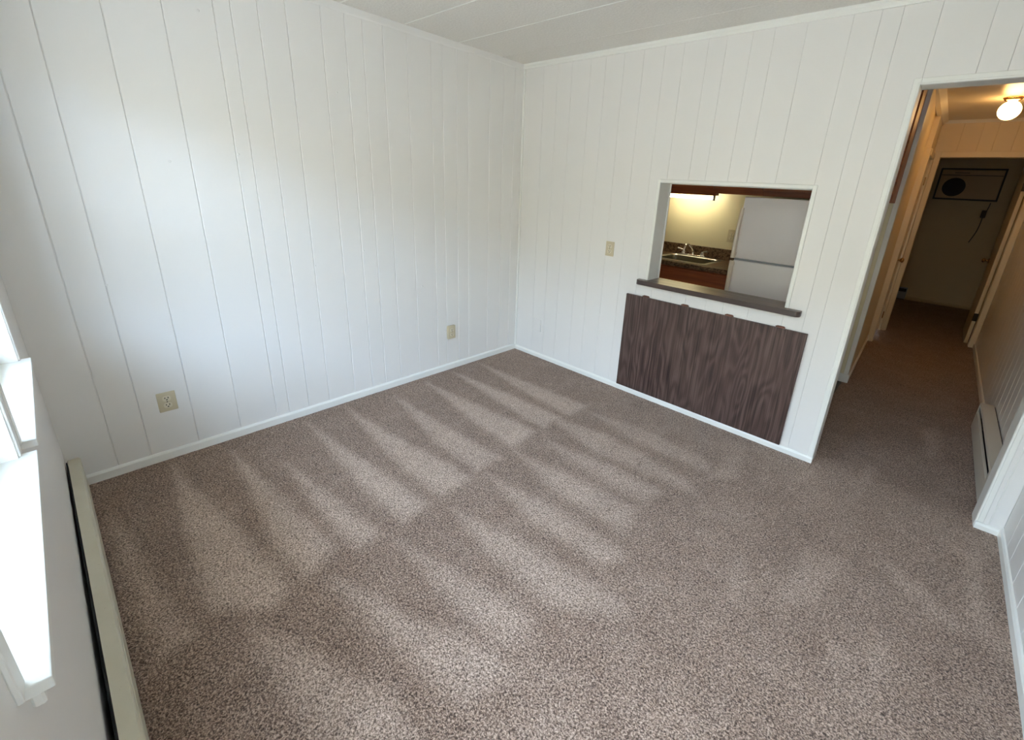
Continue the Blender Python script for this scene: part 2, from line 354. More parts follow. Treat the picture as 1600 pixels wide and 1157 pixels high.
# back wall (y = 0)
bm = bmesh.new(); y0, y1 = 0.008, T
box(bm, -0.13, PX0-0.012, y0, y1, -0.05, H+0.05); box(bm, PX1+0.012, OX0-0.006, y0, y1, -0.05, H+0.05)
box(bm, PX0-0.012, PX1+0.012, y0, y1, -0.05, PZ0); box(bm, PX0-0.012, PX1+0.012, y0, y1, PZ1+0.012, H+0.05)
box(bm, OX0-0.006, OX1+0.006, y0, y1, OZ+0.006, H+0.05); box(bm, OX1+0.006, RX+0.13, y0, y1, -0.05, H+0.05)
wb = build('wall_back', bm, M_WALL, kind=S)
GB = [0.0, 0.22, 0.36, 0.50, 0.67, 0.80, 0.95, 1.10, 1.25, 1.38, 1.532, 1.642, 1.785, 1.90, 2.058, 2.26, 2.373, 2.457, 2.597, 2.78, 2.88, 3.05, 3.20, 3.34, RX]
panels(wb, GB, 0.0, H, lambda u, n, z: (u, 0.008-n, z), holes=[(PX0-0.012, PX1+0.012, PZ0, PZ1+0.012), (OX0-0.006, OX1+0.006, -1, OZ+0.006)], ch=0.0012, gap=0.0006)

# right wall of the room
wr = build('wall_right', B(RX+0.008, RX+0.13, WY-0.12, T, -0.05, H+0.05), M_WALL, kind=S)
GD = [0.0, -0.17, -0.29, -0.45, -0.61, -0.76, -0.92, -1.07, -1.22, -1.40, -1.55, -1.73, -1.88, -2.0, -2.15, -2.3, -2.48, -2.6, -2.78, -2.9, -3.022]
panels(wr, GD[::-1], 0.0, H, lambda u, n, z: (RX+0.008-n, u, z))

# front wall with window openings
bm = bmesh.new(); ya, yb = WY-0.12, WY
xs = [-0.13]
for a, c in WIN: xs += [a, c]
xs.append(RX+0.13)
for i in range(0, len(xs), 2): box(bm, xs[i], xs[i+1], ya, yb, -0.05, H+0.05)
for (a, c), zl in zip(WIN, WLOW): box(bm, a, c, ya, yb, -0.05, zl-0.02); box(bm, a, c, ya, yb, WZ1, H+0.05)
build('wall_front', bm, M_WALL, kind=S)

# ceiling : boards running left-right with bright bevelled seams
ce = build('ceiling', B(-0.13, RX+0.13, WY-0.12, T, H+0.009, H+0.08), M_CEIL, kind=S)
GC = [-3.14, -2.75, -2.33, -1.91, -1.49, -1.087, -0.662, -0.25, 0.008]
for a, c in zip(GC, GC[1:]):
    bm = bmesh.new(); ch = 0.005
    prism(bm, [(a+0.001, H+0.009), (a+0.001, H+ch), (a+0.001+ch, H), (c-0.001-ch, H), (c-0.001, H+ch), (c-0.001, H+0.009)], 0, 0.0, RX)
    build('panel', bm, M_CEIL, ce)
    if -2.8 < a and a != -0.25:
        build('seam_glint_strip', B(0.0, RX, a-0.0035, a+0.0035, H-0.0015, H+0.004, bev=0.001), M_TRIM, ce)  # white strip drawn as the light a seam bevel catches

# hallway, kitchen and far-room shell
build('ceiling_hall', B(-0.13, RX+1.2, T, FY+0.1, H, H+0.08), M_HCEIL, kind=S)
whr = build('wall_hall_right', B(RX+0.008, RX+0.13, T, BY, -0.05, H+0.05), M_WALL, kind=S)
panels(whr, [T, 0.3, 0.46, 0.62, 0.77, 0.93, 1.08, 1.20, 1.37, 1.53, 1.70, 1.86, 2.0, 2.2, 2.36, 2.5, 2.7, 2.86, 3.0, 3.2, 3.4, 3.55, 3.75, 3.9, BY], 0, H, lambda u, n, z: (RX+0.008-n, u, z))
build('wall_kitchen', B(-0.13, HX, KY, KY+0.1, -0.05, H+0.05, bev=0.002), M_KIT, kind=S)
bm = bmesh.new(); DL0, DL1, DZ = 3.40, 4.03, 2.03
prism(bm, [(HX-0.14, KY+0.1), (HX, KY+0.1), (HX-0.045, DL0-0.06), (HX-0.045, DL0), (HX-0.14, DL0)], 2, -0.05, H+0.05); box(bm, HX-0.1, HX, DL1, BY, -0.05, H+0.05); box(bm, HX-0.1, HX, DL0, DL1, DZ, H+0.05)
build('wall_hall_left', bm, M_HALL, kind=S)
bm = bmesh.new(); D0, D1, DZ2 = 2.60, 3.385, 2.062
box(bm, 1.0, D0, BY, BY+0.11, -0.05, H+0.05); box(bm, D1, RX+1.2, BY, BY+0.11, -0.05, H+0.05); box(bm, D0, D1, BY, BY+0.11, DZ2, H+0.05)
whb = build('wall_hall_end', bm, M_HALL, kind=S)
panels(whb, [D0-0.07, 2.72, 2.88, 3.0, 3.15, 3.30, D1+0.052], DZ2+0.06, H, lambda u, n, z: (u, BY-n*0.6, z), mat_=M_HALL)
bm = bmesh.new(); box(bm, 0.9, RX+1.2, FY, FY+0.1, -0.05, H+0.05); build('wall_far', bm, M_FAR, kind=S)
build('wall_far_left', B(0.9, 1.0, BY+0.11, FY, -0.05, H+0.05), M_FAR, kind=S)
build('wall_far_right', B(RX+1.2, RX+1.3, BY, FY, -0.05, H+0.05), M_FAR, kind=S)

# ---------------------------------------------------------------- trim
def trimbox(name, *a, bev=0.002, m_=M_TRIM, seg=2): return build(name, B(*a, bev=bev, seg=seg), m_, kind=S)
def basebd(name, pts): return pts
def base_prof(h, t): return [(0, 0), (t, 0), (t, h-0.012), (t*0.55, h-0.002), (0.002, h), (0, h)]
bm = bmesh.new(); prism(bm, [(x, z) for x, z in base_prof(0.052, 0.012)], 1, WY, 0.0); build('baseboard_left', bm, M_TRIM, kind=S)
def bb_x(name, xa, xb, yface, s, h, t=0.012):
    bm = bmesh.new(); prism(bm, [(yface+s*x, z) for x, z in base_prof(h, t)], 0, xa, xb); return build(name, bm, M_TRIM, kind=S)
def bb_y(name, ya_, yb_, xface, s, h, t=0.012):
    bm = bmesh.new(); prism(bm, [(xface+s*x, z) for x, z in base_prof(h, t)], 1, ya_, yb_); return build(name, bm, M_TRIM, kind=S)
bb_x('baseboard_back', 0.012, OX0, 0.0, -1, 0.040)
bb_y('baseboard_right', WY, 0.0, RX, -1, 0.050)
bb_x('baseboard_stub', OX1+0.002, RX, 0.0, -1, 0.035, 0.014)
bb_y('baseboard_hall_right', 1.43, BY, RX, -1, 0.055)
bm = bmesh.new(); prism(bm, [(HX-0.01, KY), (HX+0.012, KY), (HX-0.033, DL0-0.066), (HX-0.055, DL0-0.066)], 2, 0.0, 0.072); build('baseboard_hall_left', bm, M_TRIM, kind=S)
trimbox('trim_17', HX-0.034, HX+0.002, KY-0.006, KY+0.03, 0.075, H, bev=0.004)
bb_x('baseboard_kitchen', 2.30, HX+0.012, KY, -1, 0.075, 0.014)
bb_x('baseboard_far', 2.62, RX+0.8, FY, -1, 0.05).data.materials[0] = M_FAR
bb_x('baseboard_front', 1.75, 2.36, WY, 1, 0.05)
# corner bead, ceiling mouldings
trimbox('trim_1', 0.0, 0.020, -0.012, 0.0, 0.04, H-0.035, bev=0.004)
bm = bmesh.new(); prism(bm, [(0, H), (0, H-0.035), (-0.007, H-0.035), (-0.011, H-0.026), (-0.011, H-0.014), (-0.016, H-0.006), (-0.016, H)], 0, 0.0, RX); build('trim_2', bm, M_TRIM, kind=S)
bm = bmesh.new(); prism(bm, [(0, H), (0.004, H), (0.004, H-0.035), (0.002, H-0.042), (0, H-0.042)], 1, WY, -0.016); build('trim_3', bm, M_WALL, kind=S)
bm = bmesh.new(); prism(bm, [(RX, H), (RX-0.012, H), (RX-0.008, H-0.03), (RX, H-0.035)], 1, WY, 0.0); build('trim_4', bm, M_TRIM, kind=S)
def crown(name, axis, a, b_, face, s, size=0.045):
    bm = bmesh.new(); pr = [(-0.03, H), (size, H), (size*0.9, H-size*0.2), (size*0.35, H-size*0.65), (size*0.2, H-size), (-0.03, H-size)]
    prism(bm, [(face+s*x, z) for x, z in pr], axis, a, b_); build(name, bm, M_TRIM, kind=S, smooth=True)
crown('trim_5', 1, KY, BY, HX, 1); crown('trim_6', 0, HX, RX, BY, -1, 0.03); crown('trim_7', 1, T, BY, RX, -1, 0.03)
# opening: liner + casing on both faces
def opening_trim(n0):
    bm = bmesh.new(); t = 0.006
    box(bm, OX0-t, OX0, 0.0, T, 0, OZ+t); box(bm, OX1, OX1+t, 0.0, T, 0, OZ+t); box(bm, OX0-t, OX1+t, 0.0, T, OZ, OZ+t)
    build('trim_%d' % n0, bm, M_TRIM, kind=S)
    for k, (ya_, yb_, wdt) in enumerate([(-0.005, 0.001, 0.030), (T-0.001, T+0.010, 0.018)]):
        bm = bmesh.new()
        for (xa, xb, za, zb) in [(OX0-wdt, OX0, 0.036 if k == 0 else 0, OZ+wdt), (OX1, OX1+wdt, 0.036 if k == 0 else 0, OZ+wdt), (OX0, OX1, OZ, OZ+wdt)]:
            box(bm, xa, xb, ya_, yb_, za, zb, bev=0.0015)
            if k == 0:
                if xb-xa < 0.1: c = OX0-0.010 if xb <= OX0+1e-6 else OX1+0.001; box(bm, c, c+0.009, -0.009, -0.004, za, zb if xb > OX0+1e-6 else zb-wdt+0.012, bev=0.003, seg=2)
                else: box(bm, xa-0.01, xb+0.01, -0.009, -0.004, za+0.001, za+0.010, bev=0.003, seg=2)
        build('trim_%d' % (n0+1+k), bm, M_TRIM, kind=S)
opening_trim(8)
trimbox('trim_11', OX1+0.048, OX1+0.052, -0.004, 0.001, 0.036, OZ, bev=0.001, seg=1)
# pass-through liner and casings
bm = bmesh.new(); t = 0.012
box(bm, PX0-t, PX0, 0.0, T+0.03, PZ0, PZ1+t); box(bm, PX1, PX1+t, 0.0, T+0.03, PZ0, PZ1+t); box(bm, PX0-t, PX1+t, 0.0, T+0.03, PZ1, PZ1+t)
build('trim_12', bm, M_TRIM, kind=S)
bm = bmesh.new()
for (xa, xb, za, zb) in [(PX0-0.020, PX0+0.001, 0.916, PZ1+0.022), (PX1-0.001, PX1+0.022, 0.916, PZ1+0.022), (PX0, PX1, PZ1-0.001, PZ1+0.022)]:
    box(bm, xa, xb, -0.011, 0.001, za, zb, bev=0.004, seg=3)
build('trim_13', bm, M_TRIM, kind=S, smooth=True)
bm = bmesh.new()
for (xa, xb, za, zb) in [(PX0-0.018, PX0+0.006, 0.916, PZ1+0.02), (PX1-0.006, PX1+0.018, 0.916, PZ1+0.02), (PX0, PX1, PZ1-0.004, PZ1+0.02)]:
    box(bm, xa, xb, T+0.03, T+0.044, za, zb, bev=0.003)
build('trim_14', bm, M_TRIM, kind=S)
# casing of the closed door on the left of the hall and of the far doorway
bm = bmesh.new()
box(bm, HX-0.05, HX+0.010, DL0-0.065, DL0, 0, DZ+0.065, bev=0.004, seg=2); box(bm, HX, HX+0.018, DL1, BY-0.001, 0, DZ+0.065, bev=0.004, seg=2); box(bm, HX, HX+0.018, DL0, DL1, DZ, DZ+0.065, bev=0.004, seg=2)
build('trim_15', bm, M_DOOR, kind=S)
bm = bmesh.new()
box(bm, HX+0.02, D0, BY-0.016, BY, 0, DZ2+0.06, bev=0.003, seg=2); box(bm, D1, RX-0.001, BY-0.016, BY, 0, DZ2+0.06, bev=0.003, seg=2); box(bm, D0, D1, BY-0.016, BY, DZ2, DZ2+0.06, bev=0.003, seg=2)
build('trim_16', bm, M_DOOR, kind=S)

# ---------------------------------------------------------------- doors
def knob(parent, loc, axis_rot, m_=M_BRASS):
    bm = bmesh.new(); M_ = Matrix.Translation(loc) @ axis_rot
    lathe(bm, [(0, 0), (0.030, 0), (0.030, 0.004), (0.026, 0.008), (0.011, 0.010), (0.010, 0.028), (0.018, 0.034), (0.026, 0.044), (0.027, 0.052), (0.022, 0.061), (0.010, 0.066), (0, 0.067)], 24, M_)
    build('knob', bm, m_, parent, smooth=True)
RYp = Matrix.Rotation(math.pi/2, 4, 'Y'); RYm = Matrix.Rotation(-math.pi/2, 4, 'Y'); RXp = Matrix.Rotation(math.pi/2, 4, 'X'); RXm = Matrix.Rotation(-math.pi/2, 4, 'X')
d1 = build('door_1', B(HX-0.04, HX-0.004, DL0+0.004, DL1-0.004, 0.01, DZ-0.003, bev=0.002), M_DOOR, kind=S)
knob(d1, (HX-0.004, DL0+0.07, 0.945), RYp)
for z in (1.80, 0.20): build('hinge', B(HX-0.005, HX+0.006, DL1-0.012, DL1+0.004, z-0.045, z+0.045, bev=0.003), M_BRASS, d1)
d2 = build('door_2', B(3.345, 3.380, BY+0.125, BY+0.125+0.74, 0.012, DZ2-0.005, bev=0.002), M_DOOR, kind=S)
knob(d2, (3.345, BY+0.125+0.68, 0.93), RYm)
for z in (0.33, 1.78): build('hinge', B(3.343, 3.386, BY+0.110, BY+0.1255, z-0.045, z+0.045, bev=0.001), M_SLOT, d2)

# ---------------------------------------------------------------- windows
def window(n, a, c):
    WZ0 = WLOW[n-1]
    o = thing('window_%d' % n, None, None, ((a+c)/2, WY, WZ0), kind=S)
    x0, x1 = a-(a+c)/2, c-(a+c)/2; h = WZ1-WZ0; Y0 = -0.115
    f = 0.035
    bm = bmesh.new()
    box(bm, x0, x0+f, Y0, Y0+0.05, 0, h, bev=0.003); box(bm, x1-f, x1, Y0, Y0+0.05, 0, h, bev=0.003)
    box(bm, x0, x1, Y0, Y0+0.05, 0, f, bev=0.003); box(bm, x0, x1, Y0, Y0+0.05, h-f, h, bev=0.003)
    build('window_frame', bm, M_VINYLWIN, o)
    for (za, zb, yy) in ((f, h*0.5+0.015, Y0+0.026), (h*0.5-0.015, h-f, Y0+0.004)):
        bm = bmesh.new(); s = 0.03
        box(bm, x0+f, x0+f+s, yy, yy+0.02, za, zb, bev=0.002); box(bm, x1-f-s, x1-f, yy, yy+0.02, za, zb, bev=0.002)
        box(bm, x0+f, x1-f, yy, yy+0.02, za, za+s, bev=0.002); box(bm, x0+f, x1-f, yy, yy+0.02, zb-s, zb, bev=0.002)
        sh = build('sash', bm, M_VINYLWIN, o)
        build('pane', B(x0+f+s-0.004, x1-f-s+0.004, yy+0.008, yy+0.012, za+s-0.004, zb-s+0.004), M_GLASS, sh)
    bm = bmesh.new(); box(bm, x0-0.018, x1+0.016, Y0+0.05, 0.032, -0.020, 0.0, bev=0.002, seg=2)
    build('window_sill', bm, M_TRIM, o)
    # jamb liners and side casing boards
    bm = bmesh.new()
    box(bm, x0-0.002, x0+0.006, Y0+0.05, 0.002, 0, h); box(bm, x1-0.006, x1+0.002, Y0+0.05, 0.002, 0, h); box(bm, x0, x1, Y0+0.05, 0.002, h-0.006, h+0.002)
    build('jamb', bm, M_TRIM, o)
    bm = bmesh.new()
    box(bm, x0-0.04, x0, 0.0, 0.007, 0, h+0.04, bev=0.0015); box(bm, x1, x1+0.04, 0.0, 0.007, 0, h+0.04, bev=0.0015); box(bm, x0, x1, 0.0, 0.007, h, h+0.04, bev=0.0015)
    build('casing', bm, M_TRIM, o)
    if n == 2: build('apron', B(x1-0.06, x1-0.02, 0.0, 0.014, -0.075, -0.020, bev=0.003), M_TRIM, o)
for i, (a, c) in enumerate(WIN): window(i+1, a, c)  # the last one is added fill behind the camera

# outside: unseen lawn and tall hedge row, added to bounce daylight and hide the low sky
build('added_lawn', B(-25, 28, -34, WY-0.2, -0.55, -0.5), M_LAWN, kind=S)
bm = bmesh.new()
for k in range(46):
    x = -24+k*1.15; hh = 4.0+random.uniform(-0.35, 0.35)
    box(bm, x, x+1.16, -12.2+random.uniform(-.3, .3), -10.0+random.uniform(-.25, .25), -0.5, hh, bev=0.35, seg=2)
build('added_hedge', bm, M_HEDGE, kind=S, smooth=True)
build('added_overhang', B(-0.6, RX+0.6, WY-1.0, WY-0.12, H+0.06, H+0.14), M_EXT, kind=S)  # unseen overhang, added to cut sky light on sills and left wall

# ---------------------------------------------------------------- fold-down table panel
ft = thing('fold_down_table', 'dark walnut laminate fold-down table panel hanging flat under the kitchen pass-through', 'table', (1.7975, -0.012, 0.045))
build('table_leaf', B(-0.6125, 0.6125, -0.009, 0.009, 0.0, 0.745, bev=0.0012), M_WALNUT, ft)
for hx in (1.342, 1.646, 1.951, 2.259):
    bm = bmesh.new(); x = hx-1.7975
    tube(bm, [(x-0.027, 0.006, 0.749), (x+0.027, 0.006, 0.749)], 0.0042, 10)
    box(bm, x-0.021, x+0.021, 0.0095, 0.0115, 0.742, 0.756, bev=0.0006); box(bm, x-0.020, x+0.020, -0.004, 0.004, 0.7445, 0.7475, bev=0.0006)
    build('hinge', bm, M_HINGE, ft, smooth=True)

# ---------------------------------------------------------------- ledge of the pass-through
sl = thing('serving_ledge', 'dark walnut laminate shelf with rounded front corners along the bottom of the pass-through', 'shelf', (1.81, 0.0, 0.882))
bm = bmesh.new()
def ledge_outline(i):
    xa, xb, yf = -0.545+i, 0.540-i, -0.056+i
    pts = []
    for k in range(7):
        t = math.pi*k/12; pts.append((xa+0.035*(1-math.sin(t)), yf+0.035*(1-math.cos(t)))) if False else None
    pts = [(xa, -0.0005)]
    r = 0.030
    for k in range(7):
        t = math.pi+k*math.pi/12; pts.append((xa+r+r*math.cos(t), yf+r+r*math.sin(t)))
    for k in range(7):
        t = 1.5*math.pi+k*math.pi/12; pts.append((xb-r+r*math.cos(t), yf+r+r*math.sin(t)))
    pts += [(xb, -0.0005), (PX1-1.81-0.0005, -0.0005), (PX1-1.81-0.0005, 0.165), (PX0-1.81+0.0005, 0.165), (PX0-1.81+0.0005, -0.0005)]
    return pts
prism(bm, ledge_outline(0.0006), 2, 0.004, 0.0335)
build('ledge_top', bm, M_LEDGE, sl)
bm = bmesh.new()
xa, xb, yf, r = -0.545, 0.540, -0.056, 0.030
arc = [(xa, -0.001)]+[(xa+r+r*math.cos(math.pi+k*math.pi/12), yf+r+r*math.sin(math.pi+k*math.pi/12)) for k in range(7)]+[(xb-r+r*math.cos(1.5*math.pi+k*math.pi/12), yf+r+r*math.sin(1.5*math.pi+k*math.pi/12)) for k in range(7)]+[(xb, -0.001)]
inner = [(x*0.998, y+0.0012) for x, y in arc]
o_, i_ = arc, inner
for (z0, z1) in ((0.0, 0.033),):
    L = [[bm.verts.new((x, y, z)) for x, y in P_] for P_, z in ((o_, z0), (o_, z1), (i_, z1), (i_, z0))]
    for q in range(4):
        A_, C_ = L[q], L[(q+1) % 4]
        for k in range(len(A_)-1): bm.faces.new((A_[k], A_[k+1], C_[k+1], C_[k]))
build('edge_band', bm, M_EDGE, sl, smooth=True)

# ---------------------------------------------------------------- outlets
def outlet(label, loc, rot, wd=0.074, ht=0.112, dp=0.008, dx=0.0, m1=M_BEIGE, m2=M_BEIGE2, two=True, grp=None):
    """local frame: x across, z up, +y out of the wall"""
    o = thing('wall_outlet', label, 'outlet', loc, rot=rot, group=grp)
    build('cover_plate', B(-wd/2, wd/2, 0, dp, -ht/2, ht/2, bev=0.0035, seg=2), m1, o, smooth=True)
    for s in (1, -1):
        bm = bmesh.new(); cz = s*0.0195
        pts = []
        for k in range(24):
            t = 2*math.pi*k/24; pts.append((dx+0.0180*math.cos(t), cz+max(-0.0140, min(0.0140, 0.0178*math.sin(t)))))
        prism(bm, pts, 1, dp-0.001, dp+0.0022)
        r = build('receptacle', bm, m2, o)
        for (sx, sz, sw, sh) in ((-0.0066, 0.004, 0.0026, 0.0085), (0.0066, 0.004, 0.0026, 0.0072), (0, -0.0068, 0.0055, 0.0052)):
            build('slot', B(dx+sx-sw/2-0.0006, dx+sx+sw/2+0.0006, dp+0.0018, dp+0.0028, cz+sz-sh/2, cz+sz+sh/2), M_SLOT, r)
    bm = bmesh.new(); lathe(bm, [(0, 0), (0.003, 0), (0.0022, 0.001), (0, 0.0012)], 10, Matrix.Translation((dx, dp, 0)) @ RXm); build('screw', bm, M_SLOT, o)
    return o
RL = (0, 0, -math.pi/2)   # local +y -> world +x
RB = (0, 0, math.pi)      # local +y -> world -y
outlet('almond duplex outlet low on the left wall, nearer the window', (0.0, -2.610, 0.333), RL, wd=0.078, ht=0.110, dp=0.007)
outlet('almond duplex outlet in a deep box low on the left wall, nearer the far corner', (0.0, -0.767, 0.332), RL, wd=0.072, ht=0.112, dp=0.022)
outlet('almond duplex outlet at counter height on the wall left of the pass-through', (0.986, 0.0, 1.096), RB, wd=0.074, ht=0.110, dp=0.006)
bp = thing('blank_cover_plate', 'blank wall plate painted white, low beside the room corner', 'wall plate', (0.278, 0, 0.305), rot=RB)
build('cover_plate', B(-0.047, 0.047, 0, 0.007, -0.058, 0.058, bev=0.002, seg=2), M_WALL, bp, smooth=True)
outlet('almond outlet plate on the kitchen wall between faucet and refrigerator', (1.300, KY, 1.150), RB, wd=0.075, ht=0.12, dp=0.006)

# ---------------------------------------------------------------- baseboard heaters
def heater(label, loc, rotz, L, d, h, m1, m2, slot0, slot1, front_h):
    """local: x along, y out of the wall (0..d), z up"""
    o = thing('baseboard_heater', label, 'heater', loc, rot=(0, 0, rotz))
    build('back_plate', B(0.004, L-0.004, 0.001, 0.005, 0.01, h-0.008), M_BLACK, o)
    bm = bmesh.new(); prism(bm, [(0.008, h-0.005), (0.008, h), (d-0.004, h), (d, h-0.006), (d+0.001, h-0.012), (d-0.003, h-0.012), (d-0.005, h-0.005)], 0, 0, L)
    build('top_cover', bm, m1, o)
    bm = bmesh.new(); prism(bm, [(d-0.003, 0.012), (d+0.001, 0.012), (d+0.001, front_h), (d-0.010, front_h+0.006), (d-0.012, front_h+0.004), (d-0.003, front_h-0.002)], 0, 0, L)
    box(bm, 0, slot0, d-0.004, d+0.001, front_h-0.001, h-0.008); box(bm, slot1, L, d-0.004, d+0.001, front_h-0.001, h-0.008)
    build('front_panel', bm, m2, o)
    for xa in (0.0, L-0.003): build('end_cap', B(xa, xa+0.003, 0.006, d-0.002, 0.0, h-0.003), m2, o)
    bm = bmesh.new(); tube(bm, [(0.02, d*0.5, h*0.45), (L-0.02, d*0.5, h*0.45)], 0.008, 8); build('heating_element', bm, M_BLACK, o)
    build('deflector', B(0.01, L-0.01, 0.006, d-0.008, 0.001, 0.006), M_BLACK, o)
    return o
heater('long scuffed cream baseboard heater under the windows at the left edge', (0.052, WY+0.003, 0.0), math.radians(0.35), 1.95, 0.048, 0.182, M_HEAT, M_HEAT, 0.012, 1.93, 0.135)
# second heater stands in the hall against the right wall; local y -> world -x
h2 = heater('short beige baseboard heater in the hall, behind the door opening on the right wall', (RX-0.001, 0.125, 0.0), math.pi/2, 1.30, 0.080, 0.205, M_HEAT2, M_HEAT2, 0.16, 1.27, 0.135)
h3 = heater('dark baseboard heater end at the far wall of the room beyond the hall', (2.62, FY-0.001, 0.0), math.pi, 1.2, 0.07, 0.20, M_GASKET, M_GASKET, 0.01, 1.19, 0.13)

# ---------------------------------------------------------------- hall ceiling lamp
lp = thing('ceiling_lamp', 'round opal glass globe light glowing on the hall ceiling', 'lamp', (3.0, 2.83, H))
bm = bmesh.new(); lathe(bm, [(0, 0), (0.066, 0), (0.066, -0.006), (0.058, -0.012), (0.056, -0.020), (0.050, -0.024), (0, -0.024)], 36); build('lamp_base', bm, M_BRASS, lp, smooth=True)
bm = bmesh.new(); R = 0.074; prof = [(0, -0.030-2*R+0.003)]
for k in range(1, 16):
    t = -math.pi/2+k*math.pi/17; prof.append((R*math.cos(t), -0.027-R+R*math.sin(t)))
prof.append((0.036, -0.020)); lathe(bm, prof, 36); build('globe', bm, M_GLOBE, lp, smooth=True)

# ---------------------------------------------------------------- kitchen
fr = thing('refrigerator', 'white top-freezer refrigerator seen through the pass-through', 'refrigerator', (1.94, 1.30, 0))
FX0, FX1, FYF = -0.345, 0.345, -0.36
build('body', B(FX0, FX1, FYF+0.065, 0.33, 0.02, 1.525, bev=0.008, seg=2), M_FRIDGE, fr, smooth=True)
build('freezer_door', B(FX0, FX1, FYF, FYF+0.058, 1.040, 1.528, bev=0.010, seg=3), M_FRIDGE, fr, smooth=True)
build('refrigerator_door', B(FX0, FX1, FYF, FYF+0.058, 0.09, 1.024, bev=0.010, seg=3), M_FRIDGE, fr, smooth=True)
build('gasket', B(FX0+0.004, FX1-0.004, FYF+0.010, FYF+0.067, 1.018, 1.046), M_GASKET, fr)
def fhandle(z0, z1, flip):
    bm = bmesh.new(); n = 16; L = []
    for k in range(n+1):
        t = k/n; z = z0+(z1-z0)*t; e = 1-t if flip else t      # e = 0 at the split
        bow = 0.012+0.030*math.sin(min(1, max(0, (1-e)*1.15))*math.pi/2) if e < 1 else 0.004
        bow = 0.040*(1-e**2.4)+0.004
        wd = 0.026-0.008*e
        L.append([bm.verts.new((FX0-0.004+x, FYF-bow*0.9+y, z)) for x, y in ((-0.006, 0.010), (-0.008, -0.006), (0.0, -0.014), (wd*0.7, -0.012), (wd, 0.0), (wd, 0.012))])
    for A_, C_ in zip(L, L[1:]):
        for k in range(6): bm.faces.new((A_[k], A_[(k+1) % 6], C_[(k+1) % 6], C_[k]))
    bm.faces.new(L[0][::-1]); bm.faces.new(L[-1])
    # mount block near the split
    zz = z1-0.03 if flip else z0+0.03
    box(bm, FX0, FX0+0.018, FYF-0.03, FYF+0.002, zz-0.015, zz+0.015, bev=0.003)
    build('handle', bm, M_HANDLE, fr, smooth=True)
fhandle(1.044, 1.44, False)
fhandle(0.55, 1.020, True)

bc = thing('base_cabinet', 'reddish brown wooden base cabinet under the kitchen sink', 'cabinet', (0.30, 1.05, 0))
bm = B(0, 0.018, 0.02, 0.60, 0.10, 0.872); box(bm, 1.252, 1.27, 0.02, 0.60, 0.10, 0.872); box(bm, 0.018, 1.252, 0.02, 0.60, 0.10, 0.118); box(bm, 0.018, 1.252, 0.59, 0.60, 0.118, 0.872)
box(bm, 0.018, 1.252, 0.02, 0.04, 0.70, 0.712); box(bm, 0.018, 1.252, 0.02, 0.04, 0.855, 0.872)
build('body', bm, M_CAB, bc); build('toe_kick', B(0.0, 1.27, 0.08, 0.60, 0.0, 0.10), M_SLOT, bc)
for a, c in ((0.01, 0.425), (0.435, 0.845), (0.855, 1.26)):
    d = build('door', B(a, c, 0.0, 0.019, 0.12, 0.70, bev=0.003), M_CAB, bc)
build('drawer_front', B(0.01, 1.26, 0.0, 0.019, 0.71, 0.862, bev=0.003), M_CAB, bc)
SKX0, SKX1, SKY0, SKY1 = 0.800, 1.275, 1.115, 1.500
ct = thing('countertop', 'brown granite-look laminate countertop with backsplash around the sink', 'countertop', (0.0, 0.0, 0.875))
bm = bmesh.new(); g = 0.012
cx0, cx1, cy0, cy1 = 0.0, 1.572, 1.020, KY-0.001
box(bm, cx0, SKX0-g, cy0, cy1, 0, 0.040); box(bm, SKX1+g, cx1, cy0, cy1, 0, 0.040); box(bm, SKX0-g, SKX1+g, cy0, SKY0-g, 0, 0.040); box(bm, SKX0-g, SKX1+g, SKY1+g, cy1, 0, 0.040)
build('worktop', bm, M_GRAN, ct); build('backsplash', B(cx0, cx1, KY-0.019, KY-0.001, 0.040, 0.142, bev=0.003), M_GRAN, ct)
sk = thing('kitchen_sink', 'stainless steel drop-in sink in the kitchen countertop', 'sink', ((SKX0+SKX1)/2, (SKY0+SKY1)/2, 0.915))
hx, hy = (SKX1-SKX0)/2, (SKY1-SKY0)/2
def rr(hx_, hy_, r, z, dy=0):
    pts = []
    for (sx, sy, a0) in ((1, 1, 0), (-1, 1, 90), (-1, -1, 180), (1, -1, 270)):
        for k in range(7):
            t = math.radians(a0+15*k); pts.append((sx*(hx_-r)+r*math.cos(t), sy*(hy_-r)+r*math.sin(t)+dy, z))
    return pts
bm = bmesh.new(); loops = []
for spec in ((hx+0.040, hy+0.055, 0.03, 0.0005, 0.024), (hx+0.036, hy+0.051, 0.03, 0.006, 0.024), (hx+0.004, hy+0.004, 0.045, 0.007, 0), (hx, hy, 0.045, 0.0, 0), (hx-0.004, hy-0.004, 0.05, -0.02, 0), (hx-0.018, hy-0.018, 0.06, -0.150, 0), (hx-0.055, hy-0.055, 0.06, -0.165, 0), (0.03, 0.03, 0.0299, -0.168, 0)):
    loops.append([bm.verts.new(p_) for p_ in rr(*spec)])
for A_, C_ in zip(loops[3:], loops[4:]):
    for k in range(28): bm.faces.new((A_[k], A_[(k+1) % 28], C_[(k+1) % 28], C_[k]))
bm.faces.new(loops[-1])
for v_ in [q_ for L_ in loops[:3] for q_ in L_]: bm.verts.remove(v_)
build('basin', bm, M_BASIN, sk, smooth=True)
bm = bmesh.new(); loops = [[bm.verts.new(p_) for p_ in rr(*spec)] for spec in ((hx+0.040, hy+0.055, 0.03, 0.0005, 0.024), (hx+0.036, hy+0.051, 0.03, 0.006, 0.024), (hx+0.006, hy+0.006, 0.045, 0.007, 0), (hx, hy, 0.045, 0.0, 0))]
for A_, C_ in zip(loops, loops[1:]):
    for k in range(28): bm.faces.new((A_[k], A_[(k+1) % 28], C_[(k+1) % 28], C_[k]))
